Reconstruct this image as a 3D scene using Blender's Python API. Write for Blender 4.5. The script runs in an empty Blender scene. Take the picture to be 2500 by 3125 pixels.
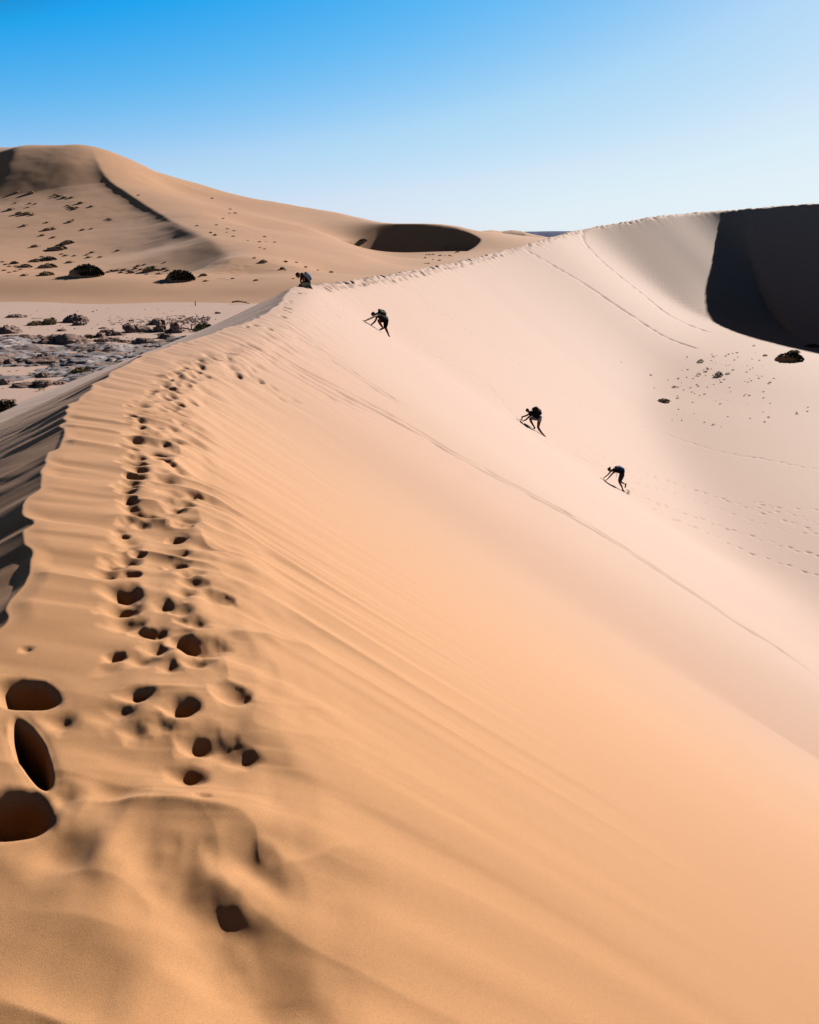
import bpy, bmesh, math, random
import numpy as np
from mathutils import Vector, Matrix
R = math.radians
scene = bpy.context.scene
col = scene.collection

# ------------------------------------------------------------------ camera
F, PW, PH, HOR = 2257.0, 2500.0, 3125.0, 728.0
PITCH = math.atan((PH/2-HOR)/F)
cam_d = bpy.data.cameras.new("camera"); cam = bpy.data.objects.new("camera", cam_d); col.objects.link(cam)
cam_d.sensor_fit = 'VERTICAL'; cam_d.sensor_height = 36; cam_d.sensor_width = 28.8
cam_d.lens = 36*F/PH; cam_d.clip_start = .05; cam_d.clip_end = 20000
cam.location = (0, 0, 0); cam.rotation_euler = (math.pi/2-PITCH, 0, 0)
scene.camera = cam

# ------------------------------------------------------------------ sky, sun, exposure
SUN_AZ, SUN_EL = 43.0, 24.0          # azimuth: degrees to the right of the view direction (+Y)
world = bpy.data.worlds.new("World"); scene.world = world; world.use_nodes = True
wn = world.node_tree; wn.nodes.clear()
sky = wn.nodes.new('ShaderNodeTexSky'); sky.sky_type = 'NISHITA'; sky.sun_disc = False
sky.sun_elevation = R(SUN_EL); sky.sun_rotation = R(SUN_AZ)
sky.altitude = 600; sky.air_density = 1.0; sky.dust_density = 0.35; sky.ozone_density = 2.0
# grade the sky channel by channel (deep clear-air blue away from the sun, pale at the horizon)
sep = wn.nodes.new('ShaderNodeSeparateColor'); com = wn.nodes.new('ShaderNodeCombineColor')
wn.links.new(sky.outputs[0], sep.inputs[0])
CURVES = [[(0, 0), (1.6, .004), (2.2, .018), (2.86, .12), (4.4, .42), (7.0, .66), (10, .76), (16, .82)],
          [(0, 0), (2.8, .08), (3.5, .37), (4.5, .49), (6.5, .70), (10, .86), (16, .92)],
          [(0, 0), (4.2, .25), (5.3, .86), (7.0, .92), (10, .95), (16, .98)]]
for k, cv in enumerate(CURVES):
    dv = wn.nodes.new('ShaderNodeMath'); dv.operation = 'DIVIDE'; dv.inputs[1].default_value = 16
    rp = wn.nodes.new('ShaderNodeValToRGB'); el = rp.color_ramp.elements
    while len(el) < len(cv): el.new(.5)
    for i, (p, c) in enumerate(cv): el[i].position = p/16; el[i].color = (c, c, c, 1)
    wn.links.new(sep.outputs[k], dv.inputs[0]); wn.links.new(dv.outputs[0], rp.inputs[0]); wn.links.new(rp.outputs[0], com.inputs[k])
# the clear desert sky deepens towards the zenith
wtc = wn.nodes.new('ShaderNodeTexCoord'); wsx = wn.nodes.new('ShaderNodeSeparateXYZ'); wmr = wn.nodes.new('ShaderNodeMapRange')
wmr.interpolation_type = 'SMOOTHSTEP'
for i, v in enumerate((0, .26, .45, 4.05, .15)): wmr.inputs[i].default_value = v if i else 0
wn.links.new(wtc.outputs['Generated'], wsx.inputs[0]); wn.links.new(wsx.outputs['Z'], wmr.inputs[0])
mul = wn.nodes.new('ShaderNodeVectorMath'); mul.operation = 'SCALE'
wn.links.new(com.outputs[0], mul.inputs[0]); wn.links.new(wmr.outputs[0], mul.inputs['Scale'])
bg = wn.nodes.new('ShaderNodeBackground'); bg.inputs['Strength'].default_value = 0.1
wo = wn.nodes.new('ShaderNodeOutputWorld')
wn.links.new(mul.outputs[0], bg.inputs[0]); wn.links.new(bg.outputs[0], wo.inputs[0])

sd = bpy.data.lights.new("sun", 'SUN'); sd.energy = 5.0; sd.angle = R(.5); sd.color = (1, .93, .84)
sun = bpy.data.objects.new("sun", sd); col.objects.link(sun)
SUNV = Vector((math.sin(R(SUN_AZ))*math.cos(R(SUN_EL)), math.cos(R(SUN_AZ))*math.cos(R(SUN_EL)), math.sin(R(SUN_EL))))
sun.rotation_euler = SUNV.to_track_quat('Z', 'Y').to_euler()
vs = scene.view_settings
vs.view_transform = 'Standard'; vs.look = 'None'; vs.exposure = 1.29; vs.gamma = 1.0; vs.use_curve_mapping = False
scene.render.engine = 'CYCLES'
scene.cycles.diffuse_bounces = 1; scene.cycles.sample_clamp_indirect = .03; scene.cycles.max_bounces = 4

# ------------------------------------------------------------------ helpers
def raydir(u, v):
    a = PH/2-v
    d = np.array([u-PW/2, F*math.cos(PITCH)+a*math.sin(PITCH), a*math.cos(PITCH)-F*math.sin(PITCH)])
    return d/d[1]                       # scaled so that y = 1
def P(u, v, y):                         # the point of a pixel's ray at forward distance y
    return raydir(u, v)*y
def _h(ix, iy, s):
    n = (ix.astype(np.int64)*374761393 + iy.astype(np.int64)*668265263 + s*2147483647) & 0xffffffff
    n = ((n ^ (n >> 13))*1274126177) & 0xffffffff
    n = n ^ (n >> 16)
    return (n & 0xffff)/32767.5-1.0
def noise(x, y, s=0):                   # 2D value noise, -1..1
    x = np.asarray(x, float); y = np.asarray(y, float)
    ix = np.floor(x); iy = np.floor(y); fx = x-ix; fy = y-iy
    fx = fx*fx*fx*(fx*(fx*6-15)+10); fy = fy*fy*fy*(fy*(fy*6-15)+10)
    a = _h(ix, iy, s); b = _h(ix+1, iy, s); c = _h(ix, iy+1, s); d = _h(ix+1, iy+1, s)
    return (a*(1-fx)+b*fx)*(1-fy)+(c*(1-fx)+d*fx)*fy
def fbm(x, y, s=0, o=4):
    t = 0; a = 1; n = 0
    for k in range(o):
        t = t+a*noise(x*2**k+k*17.3, y*2**k-k*9.1, s+k); n += a; a *= .5
    return t/n
def smooth(a, b, x):
    t = np.clip((x-a)/(b-a), 0, 1); return t*t*(3-2*t)
def softplus(x, k):
    return k*np.logaddexp(0, x/k)
def smax(a, b, k):
    return b+softplus(a-b, k)

# ------------------------------------------------------------------ materials
def new_mat(name, color, rough=.9, spec=.2):
    m = bpy.data.materials.new(name); m.use_nodes = True
    b = m.node_tree.nodes['Principled BSDF']
    b.inputs['Base Color'].default_value = (*color, 1); b.inputs['Roughness'].default_value = rough
    b.inputs['Specular IOR Level'].default_value = spec
    return m, m.node_tree, b
def N(nt, t, **k):
    n = nt.nodes.new(t)
    for a, v in k.items(): setattr(n, a, v)
    return n
def ramp(nt, fac, stops):
    r = N(nt, 'ShaderNodeValToRGB'); e = r.color_ramp.elements
    while len(e) < len(stops): e.new(.5)
    for i, (p, c) in enumerate(stops): e[i].position = p; e[i].color = (*c, 1)
    nt.links.new(fac, r.inputs[0]); return r.outputs[0]
def noisetex(nt, vec, scale, detail=4, rough=.55):
    n = N(nt, 'ShaderNodeTexNoise'); n.inputs['Scale'].default_value = scale
    n.inputs['Detail'].default_value = detail; n.inputs['Roughness'].default_value = rough
    nt.links.new(vec, n.inputs['Vector']); return n.outputs['Fac']
def mapping(nt, scale, rot=(0, 0, 0)):
    tc = N(nt, 'ShaderNodeTexCoord'); mp = N(nt, 'ShaderNodeMapping')
    mp.inputs['Scale'].default_value = scale; mp.inputs['Rotation'].default_value = rot
    nt.links.new(tc.outputs['Object'], mp.inputs[0]); return mp.outputs[0]
def bump(nt, b, fac, strength, dist, prev=None):
    n = N(nt, 'ShaderNodeBump'); n.inputs['Strength'].default_value = strength; n.inputs['Distance'].default_value = dist
    nt.links.new(fac, n.inputs['Height'])
    if prev: nt.links.new(prev, n.inputs['Normal'])
    nt.links.new(n.outputs[0], b.inputs['Normal']); return n.outputs[0]

def sand_mat(name, c0, c1, c2, grain=True, pale=None):
    m, nt, b = new_mat(name, c0, .85, .17)
    v = mapping(nt, (1, 1, 1))
    big = noisetex(nt, v, .12, 4, .5)
    c = ramp(nt, big, [(.35, c0), (.65, c1)])
    if pale:                              # highlight roll-off painted into the sand colour: redder near the camera, paler beyond
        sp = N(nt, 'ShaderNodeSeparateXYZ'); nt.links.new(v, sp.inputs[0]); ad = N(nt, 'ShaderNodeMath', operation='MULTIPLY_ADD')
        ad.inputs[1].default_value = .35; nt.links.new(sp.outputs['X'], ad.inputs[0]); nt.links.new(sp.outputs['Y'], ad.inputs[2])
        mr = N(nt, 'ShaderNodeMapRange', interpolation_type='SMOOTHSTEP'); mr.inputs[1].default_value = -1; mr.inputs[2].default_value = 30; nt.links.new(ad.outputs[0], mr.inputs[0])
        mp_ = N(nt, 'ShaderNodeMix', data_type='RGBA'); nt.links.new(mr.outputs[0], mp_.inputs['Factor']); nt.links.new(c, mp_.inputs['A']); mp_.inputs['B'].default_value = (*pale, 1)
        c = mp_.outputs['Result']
    # fine dark and light grains
    g = noisetex(nt, v, 260, 2, .8)
    gr = ramp(nt, g, [(.28, (.62, .58, .55)), (.48, (.98, .98, .98)), (.74, (1.25, 1.25, 1.25))])
    mx = N(nt, 'ShaderNodeMix', data_type='RGBA', blend_type='MULTIPLY'); mx.inputs['Factor'].default_value = .8
    nt.links.new(c, mx.inputs['A']); nt.links.new(gr, mx.inputs['B'])
    # drifts of paler grain
    s = noisetex(nt, mapping(nt, (.5, 2.2, 1), (0, 0, R(-18))), .9, 5, .6)
    sc = ramp(nt, s, [(.4, (1, 1, 1)), (.75, c2)])
    m2 = N(nt, 'ShaderNodeMix', data_type='RGBA', blend_type='MULTIPLY'); m2.inputs['Factor'].default_value = .25
    nt.links.new(mx.outputs['Result'], m2.inputs['A']); nt.links.new(sc, m2.inputs['B'])
    nt.links.new(m2.outputs['Result'], b.inputs['Base Color'])
    b.inputs['Sheen Weight'].default_value = .08; b.inputs['Sheen Roughness'].default_value = .45
    b.inputs['Sheen Tint'].default_value = (1, .80, .72, 1)
    if grain:
        p = bump(nt, b, noisetex(nt, v, 420, 3, .8), .6, .004)
    return m
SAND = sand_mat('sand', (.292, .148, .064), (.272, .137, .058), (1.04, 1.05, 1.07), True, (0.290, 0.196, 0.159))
FARSAND = sand_mat('far_sand', (.290, .158, .086), (.276, .149, .080), (1.05, 1.04, 1.02), False)

# ------------------------------------------------------------------ the crest of the near dune
# plan position x, y, height z, width w of the trodden shelf on the sunny side
CR = np.array([
    (-.9, -8, -1.6, 1.15), (-1.1, -3, -1.6, 1.15), (-1.3, 0, -1.6, 1.12), (-1.46, 1.4, -1.6, 1.1), (-1.62, 2.3, -1.6, 1.08),
    (-1.95, 3.25, -1.6, 1.08), (-2.45, 4.6, -1.6, 1.0), (-2.96, 6.0, -1.6, .85), (-3.45, 7.6, -1.6, .85), (-3.85, 9.6, -1.6, .9),
    (-3.90, 11.4, -1.6, .9), (-3.70, 13.2, -1.62, .7), (-3.45, 16, -1.64, .5), (-3.35, 18.5, -1.64, .4), (-3.75, 23.5, -1.60, .5), (-4.15, 28, -1.6, .5),
    (-4.2, 34, -1.88, .4), (-3.0, 42, -2.08, .3), (-.93, 54, -2.2, .3), (3.5, 72, -2.15, .3), (10.2, 90, -1.4, .3),
    (18.7, 106, .13, .3), (26, 121.5, 1.3, .4), (35.2, 130, 2.65, .5), (42.1, 135.5, 3.7, .5), (48.7, 140.3, 4.22, .6), (55.0, 143.4, 4.75, .7), (61, 143.6, 5.15, .7), (66, 140, 5.6, .7), (71, 134.5, 5.75, .7), (79, 122, 6.1, .8), (85, 105, 6.3, .8), (89, 86, 6.5, .8), (91, 60, 6.5, .8)])
def catmull(A, n):
    out = []
    for i in range(len(A)-1):
        p0, p1, p2, p3 = A[max(i-1, 0)], A[i], A[i+1], A[min(i+2, len(A)-1)]
        t = np.linspace(0, 1, n, endpoint=False)[:, None]
        out.append(.5*((2*p1)+(-p0+p2)*t+(2*p0-5*p1+4*p2-p3)*t*t+(-p0+3*p1-3*p2+p3)*t**3))
    out.append(A[-1:]); return np.vstack(out)
CS = catmull(CR, 14)
for _ in range(36): CS[1:-1] = .25*CS[:-2]+.5*CS[1:-1]+.25*CS[2:]
SEG = CS[1:, :2]-CS[:-1, :2]; SL = np.hypot(SEG[:, 0], SEG[:, 1]); ARC = np.concatenate([[0], np.cumsum(SL)])
def crest_coords(x, y):
    sh = np.shape(x); x = np.ravel(x).astype(float); y = np.ravel(y).astype(float)
    d = np.empty(len(x)); s = np.empty(len(x)); CH = 20000
    for k in range(0, len(x), CH):
        X = x[k:k+CH, None]-CS[None, :-1, 0]; Y = y[k:k+CH, None]-CS[None, :-1, 1]
        t = np.clip((X*SEG[:, 0]+Y*SEG[:, 1])/(SL**2), 0, 1)
        dx = X-t*SEG[:, 0]; dy = Y-t*SEG[:, 1]; q = dx*dx+dy*dy
        j = np.argmin(q, 1); r = np.arange(len(j))
        sgn = np.sign(SEG[j, 1]*dx[r, j]-SEG[j, 0]*dy[r, j])       # + on the right (sunny) side
        d[k:k+CH] = np.sqrt(q[r, j])*np.where(sgn == 0, 1, sgn); s[k:k+CH] = ARC[j]+t[r, j]*SL[j]
    return d.reshape(sh), s.reshape(sh)
SF = float(np.interp(30, CS[:224, 1], ARC[:224]))
def floor_right(x, y): return -15.4+.058*softplus(y-50, 6)+.25*noise(x*.05, y*.05, 5)
def floor_left(x, y): return -13.0+.12*noise(x*.06, y*.06, 6)
S0 = np.interp(0, CR[:, 1][:3], [0, ARC[10], ARC[20]])
GS = 1.3                                 # metres per survey unit
def H(x, y, detail=True): return GS*H0(np.asarray(x, float)/GS, np.asarray(y, float)/GS, detail)
def H0(x, y, detail=True):
    d, s = crest_coords(x, y)
    wg = smooth(.6, 2.2, d)*smooth(SF-2, SF-12, s)      # away from the crest follow its overall run, not its small bends
    s = s*(1-wg)+wg*np.interp(y-.27*d, CS[:224, 1], ARC[:224])
    zc = np.interp(s, ARC, CS[:, 2]); w = np.interp(s, ARC, CS[:, 3])
    near = np.exp(-np.clip(s-8, 0, None)/14.0)
    # scalloped cornice
    sc = .065*noise(s*2.6, s*0, 11)+.05*noise(s*6.1, s*0, 12)+.1*noise(s*.7, s*0, 13)
    d = d+sc*(.35+.65*near)*np.exp(-np.abs(d)/.5)*smooth(2, 5, s)
    dp = np.clip(d, 0, None); dn = np.clip(-d, 0, None)
    s1 = .68+.03*smooth(SF+60, SF+120, s)
    fr = .12*dp+(s1-.12)*softplus(dp-w, .16+.05*w)-(s1-.12)*softplus(-w, .16+.05*w)
    right = smax(zc-fr, floor_right(x, y), .9+1.3*smooth(SF+40, SF+100, s))
    fl = .455*dn-.09*softplus(dn-3.2, .8)+.09*softplus(-3.2, .8)
    left = smax(zc-fl, floor_left(x, y), .5)
    h = np.where(d > 0, right, left)
    if detail:
        h = h+smooth(SF, SF+30, s)*.06*noise(s*1.7, 0*s, 14)*np.exp(-np.abs(d)/1.0)
        # wind flutes running down the sunny side, strongest on the shelf
        a = s+.42*dp
        m = smooth(0, .12, d)*np.exp(-np.clip(dp-1.45, 0, None)/.75)*(.35+.65*near)
        fl_ = .5*noise(a*4.6, dp*.75, 21)+.3*noise(a*9.5, dp*1.1+5, 22)+.28*noise(a*2.1, dp*.6, 23)
        rd = 1-2*np.abs(noise(a*2.9+.3*noise(a, dp, 41), dp*.5, 25))
        h = h+.034*m*fl_+.020*m*rd*smooth(30, 8, s)
        cor = np.exp(-((dp-.95)/.42)**4)*smooth(1, 3, s)*smooth(34, 16, s)      # churned strip where people walk
        h = h+cor*(.030*(1-2*np.abs(noise(s*3.6+.5*noise(s, dp*2, 43), dp*1.6, 26)))+.035*fbm(s*2.2, dp*3.2, 27, 3))
        h = h+.05*smooth(.5, 4, dp)*smooth(30, 8, dp)*noise((s+.3*dp)*.16, dp*.05, 24)*smooth(0, 20, s)*.5
        # lee side grain flow
        ml = smooth(0, .4, dn)*smooth(14, 6, dn)
        h = h+ml*(.007*noise((s-.9*dn)*1.5, dn*.25, 31)+.003*noise((s-.9*dn)*5, dn*.5, 32))
    return h
def hit(u, v, y0=1.0, y1=262):
    """where the ray of a pixel meets the near dune"""
    d = raydir(u, v); ys = y0*(y1/y0)**np.linspace(0, 1, 500)
    f = d[2]*ys-H(d[0]*ys, ys, False)
    k = np.argmax(f < 0)
    if f[k] >= 0: return None
    a, b = ys[max(k-1, 0)], ys[k]
    ys = np.linspace(a, b, 12); f = d[2]*ys-H(d[0]*ys, ys, False); k = np.argmax(f < 0)
    yy = ys[k]; return np.array([d[0]*yy, yy, float(H(np.array([d[0]*yy]), np.array([yy]), False)[0])])

def grid_mesh(name, X, Y, Z, mat):
    nr, nc = X.shape
    me = bpy.data.meshes.new(name)
    co = np.stack([X, Y, Z], -1).reshape(-1, 3).astype(np.float32)
    i = np.arange(nr*nc).reshape(nr, nc)
    q = np.stack([i[:-1, :-1], i[:-1, 1:], i[1:, 1:], i[1:, :-1]], -1).reshape(-1, 4).astype(np.int32)
    me.vertices.add(len(co)); me.vertices.foreach_set('co', co.ravel())
    me.loops.add(q.size); me.loops.foreach_set('vertex_index', q.ravel())
    me.polygons.add(len(q)); me.polygons.foreach_set('loop_start', np.arange(0, q.size, 4, dtype=np.int32))
    me.polygons.foreach_set('use_smooth', np.ones(len(q), bool))
    me.update(calc_edges=True); me.materials.append(mat)
    o = bpy.data.objects.new(name, me); col.objects.link(o); return o

# ------------------------------------------------------------------ footprints and tracks pressed into the near dune
random.seed(4); rng = np.random.default_rng(4)
STAMPS = []   # x, y, rx, ry, angle, depth, steepness
def stamp(u, v, px, hard, asp=.62, ang=None, k=None, dx=-.1, dy=.05):
    p = hit(u+px*dx, v+px*dy)
    if p is None: return
    dist = np.linalg.norm(p); r = px*dist/F*.5
    r *= 1.45
    STAMPS.append((p[0], p[1], r, r*asp*(1.5 if dist < 12 else 2.2), ang if ang is not None else random.uniform(-.3, .6), (k or (1.1 if hard else .62))*r, hard))
A = 1/1.9167
for x, y, s, h in [(1175,106,24,1),(1155,157,30,1),(1150,200,36,0),(1100,245,28,1),(1030,290,34,1),(990,365,56,1),(955,425,46,0),(1000,545,46,0),
        (910,630,56,1),(950,675,58,1),(1000,705,40,1),(990,880,72,1),(1010,955,62,0),(970,1030,52,0),(1030,1062,46,0),(1030,1130,60,1),(1040,1300,78,1),
        (1080,1360,56,0),(1090,1480,84,0),(970,1550,80,0),(1065,1640,48,0),(1070,1760,98,1),(1290,1790,84,0),(925,1700,72,0),(1125,1885,70,0),(1000,1910,70,0),
        (1010,200,30,1),(975,255,30,1),(950,300,34,0),(870,340,30,1),(840,395,36,0),(800,435,30,0),(825,490,34,0),(830,535,50,0),(820,705,66,1),(760,660,34,0),
        (760,760,42,1),(780,832,70,1),(765,912,46,1),(780,975,56,0),(760,1025,56,0),(820,1050,50,0),(715,1105,54,1),(760,1180,60,0),(810,1215,54,1),
        (640,1255,54,0),(765,1345,72,1),(740,1490,110,0),(740,1635,112,0),(670,1830,66,1),(160,1790,40,0),
        (1250,75,60,0),(1390,175,40,1),(1520,210,34,1),(1330,90,44,0),(1350,130,50,0),(1180,130,26,0),(1050,180,26,0)]:
    stamp(x*A, 1050+y*A, s*A, h)
A = 1/1.568
for x, y, s, h, asp, ang in [(600,415,84,0,.6,0),(650,520,84,0,.7,.2),(680,360,80,0,.6,-.3),(770,490,66,0,.8,.9),(880,420,110,0,.6,-.5),(950,550,120,0,.7,-.2),
        (1060,600,130,0,.6,-.3),(1170,660,100,0,.5,.3),(900,710,130,0,.4,-.2),(520,820,150,0,.7,.4),(870,1240,210,0,.8,.3),(1180,1130,150,2,.6,.3),(700,1120,150,0,.8,.4),
        (1310,1240,160,0,.6,-.6),(1000,1570,160,0,.7,.8),(1190,1740,330,0,.75,.5),(1330,1900,300,0,.7,-.7),(1080,1420,150,0,.7,.9),(980,860,60,0,.3,0),
        (300,1090,170,0,.6,-.6),(295,470,100,0,.6,-.8),(320,830,110,0,.6,-.9)]:
    stamp(x*A, 1900+y*A, s*A*(.8 if s < 140 else .95), 0, asp, ang, k=.62 if h else (.52 if s < 140 else .36))
for u, v, s, asp, ang in [(96,2115,172,.40,-.35),(118,2290,250,.15,-.9),(50,2480,190,.50,-.3)]:
    stamp(u-12, v-8, s*.62, 3, asp*1.15, ang, k=1.7)
# a second, older set of half-filled prints along the same walk
for row in ([(610,1100),(560,1200),(525,1300),(515,1400),(525,1500),(545,1650),(560,1800),(590,2000),(600,2150),(650,2260)], [(560,1110),(500,1180),(440,1230),(410,1320),(400,1450),(390,1560),(390,1700),(370,1850),(370,2000),(360,2150),(400,2240)]):
    Wp = catmull(np.array([hit(*q) for q in row]), 10); Lp = np.concatenate([[0], np.cumsum(np.hypot(*(Wp[1:, :2]-Wp[:-1, :2]).T))]); t = 0
    while t < Lp[-1]:
        x = np.interp(t, Lp, Wp[:, 0]); y = np.interp(t, Lp, Wp[:, 1]); f_ = random.uniform(.7, 1.25)
        STAMPS.append((x+random.gauss(0, .09), y, .085*f_, .07*f_, random.uniform(-.8, .8), random.uniform(.02, .075)*f_, random.choice((0, 0, 1)))); t += random.uniform(.13, .26)
# far footprints leading up to the kneeling hiker
A = 1/1.725
for x, y, s in [(1570,848,18),(1525,893,16),(1500,925,14),(1520,930,16),(1490,972,22),(1545,848,12),(1500,905,12),(1527,905,12),(1493,940,14),(1520,950,14),(1600,850,14),
                (1420,1038,20),(1340,1020,20),(1300,1030,14)]:
    stamp(x*A, 400+y*A, s*A*1.2, 1)
def track(pts, step, size, depth, double=0, jit=.3, hard=1, groove=0, gw=.09):
    """a line of prints through picture points, walked at a real step length on the sand"""
    W = [hit(u, v) for u, v in pts]; W = [w for w in W if w is not None]
    if len(W) < 2: return
    W = catmull(np.array(W), 12); L = np.concatenate([[0], np.cumsum(np.hypot(*(W[1:, :2]-W[:-1, :2]).T))])
    t = 0; side = 1
    while t < L[-1]:
        x = np.interp(t, L, W[:, 0]); y = np.interp(t, L, W[:, 1])
        k = min(np.searchsorted(L, t), len(W)-1); dd = W[k, :2]-W[max(k-1, 0), :2]; n = np.hypot(*dd)
        dd = dd/n if n > 0 else np.array([1, 0]); off = side*(.12+double)
        a = math.atan2(dd[1], dd[0])+random.uniform(-.15, .15)
        f = random.uniform(.6, 1.15)
        STAMPS.append((x-dd[1]*off+random.uniform(-.04, .04), y+dd[0]*off, size*f, size*f*.5, a, depth*f, hard))
        side = -side; t += step*random.uniform(1-jit, 1+jit)
    if groove:
        for q in (-1, 1):
            t = 0
            while t < L[-1]:
                x = np.interp(t, L, W[:, 0]); y = np.interp(t, L, W[:, 1]); k = min(np.searchsorted(L, t), len(W)-1); dd = W[k, :2]-W[max(k-1, 0), :2]
                n = np.hypot(*dd); dd = dd/n if n > 0 else np.array([1, 0])
                o = q*(.16+.06*math.sin(t*.7+q))
                random.random() < .82 and STAMPS.append((x-dd[1]*o, y+dd[0]*o, .5, gw, math.atan2(dd[1], dd[0]), groove*random.uniform(.3, 1.1), 0)); t += .38
track([(700,1085),(745,1120),(800,1165),(860,1210),(930,1245)], .3, .14, .04, .05, groove=.012)
track([(840,1085),(932,1137),(1043,1195),(1191,1272),(1303,1335),(1386,1385),(1498,1447),(1640,1522),(1800,1610),(1954,1705),(2076,1785),(2246,1898),(2380,1985),(2500,2070)], 1.3, .24, .035, .10, groove=.03, gw=.08)
track([(760,1060),(850,1115),(990,1195),(1120,1262)], .5, .18, .03, .12, groove=.02)
track([(860,1000),(930,1040),(1080,1140),(1200,1220)], .5, .16, .025, .1, groove=.02)
track([(950,890),(1010,925),(1065,950),(1130,985),(1180,1020),(1290,1065),(1370,1110),(1480,1170),(1660,1345),(1760,1390),(1860,1450)], .55, .15, .05, groove=.02)
track([(980,920),(1050,980),(1150,1030),(1300,1120),(1450,1220),(1600,1330)], .8, .12, .04, groove=.012)
track([(1175,850),(1240,880),(1300,925),(1360,965),(1440,1020),(1560,1095),(1690,1180),(1750,1222),(1790,1240),(1850,1262),(1900,1285),(2000,1315),(2100,1350),(2200,1380),(2320,1400),(2450,1425),(2600,1450)], .72, .19, .08, .02, groove=.015)
track([(1190,855),(1260,890),(1400,985),(1560,1090)], .5, .15, .05, groove=.02)
track([(1605,762),(1680,805),(1780,865),(1870,925),(1960,985),(2030,1028),(2090,1052),(2130,1066)], .6, .30, .12, .05, groove=.10, gw=.20)
track([(1778,705),(1785,740),(1830,790),(1900,850),(1970,905),(2040,960),(2100,990),(2160,1012)], .6, .30, .12, .08, groove=.10, gw=.20)
track([(1800,1370),(1860,1405),(1900,1425),(2010,1460),(2080,1480),(2180,1515),(2280,1550),(2400,1590),(2520,1625)], .75, .19, .10)
track([(1800,1400),(1870,1440),(1930,1470),(2060,1505),(2200,1555),(2330,1600),(2450,1625),(2550,1640)], .8, .17, .08)
track([(1930,1495),(1990,1530),(2060,1555),(2130,1580),(2240,1620),(2350,1655),(2430,1680),(2520,1700)], .6, .20, .11, .04)
track([(1960,1530),(2050,1580),(2110,1605),(2180,1635),(2260,1675),(2310,1695),(2400,1725),(2520,1765)], .75, .19, .10)
track([(1900,1430),(2000,1455),(2130,1500),(2240,1535),(2340,1560),(2420,1600),(2520,1640)], .8, .16, .07)
track([(2300,1535),(2350,1545),(2400,1550),(2500,1555)], .6, .18, .09)
track([(2320,1535),(2370,1560),(2420,1570),(2540,1620)], .7, .18, .09)
track([(2050,1090),(2160,1110),(2270,1120),(2400,1150),(2520,1170)], .8, .2, .07)
# trampled crest path behind the kneeling hiker
for s in np.concatenate([np.arange(SF+2, SF+50, .42), np.arange(SF+50, SF+185, .6)]):
    x = GS*np.interp(s, ARC, CS[:, 0]); y = GS*np.interp(s, ARC, CS[:, 1])
    k = min(np.searchsorted(ARC, s), len(SEG)-1); n = SEG[k]/SL[k]
    for q in range(2):
        o = random.uniform(-.25, .95 if y > 60 else .7)
        STAMPS.append((x+n[1]*o, y-n[0]*o, random.uniform(.14, .32)*(1+y/220), random.uniform(.1, .22)*(1+y/220), random.uniform(0, 3), random.uniform(.08, .19)*(1+y/220), 1))

def build_near():
    TH = np.linspace(R(-63), R(57), 1400)
    r1 = np.concatenate([np.linspace(.5, 8, 660, endpoint=False), 8*(275/8)**np.linspace(0, 1, 1250)])
    rr, tt = np.meshgrid(r1, TH, indexing='ij')
    X = rr*np.sin(tt); Y = rr*np.cos(tt); Z = H(X, Y)
    for (x0, y0, rx, ry, an, dep, hard) in STAMPS:
        R0 = 2.3*max(rx, ry); r0 = math.hypot(x0, y0); t0 = math.atan2(x0, y0); dt = min(R0/r0, 1.0)
        i0, i1 = np.searchsorted(r1, [r0-R0, r0+R0]); j0, j1 = np.searchsorted(TH, [t0-dt, t0+dt])
        if i1 <= i0 or j1 <= j0: continue
        dx = X[i0:i1, j0:j1]-x0; dy = Y[i0:i1, j0:j1]-y0
        wob = 1+(.06 if hard == 3 else .16)*noise(dx/rx*1.3+x0*3, dy/rx*1.3+y0*3, 77)
        a = (dx*math.cos(an)+dy*math.sin(an))/rx*wob; b = (-dx*math.sin(an)+dy*math.cos(an))/ry*wob
        q = np.sqrt(a*a+b*b) if hard != 3 else (np.abs(a)**1.35+np.abs(b)**1.8)**.62
        if hard: z = -dep*np.exp(-q**2.2*1.1)*(.9+.1*a)+.06*dep*np.exp(-((q-1.3)/.3)**2)*(1+(.8 if hard == 1 else .2)*noise(dx*22, dy*22, 78))
        else: z = -dep*np.exp(-q*q*1.1)+.04*dep*np.exp(-((q-1.6)/.35)**2)
        Z[i0:i1, j0:j1] += z
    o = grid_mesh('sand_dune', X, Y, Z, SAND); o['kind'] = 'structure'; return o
build_near()

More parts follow.
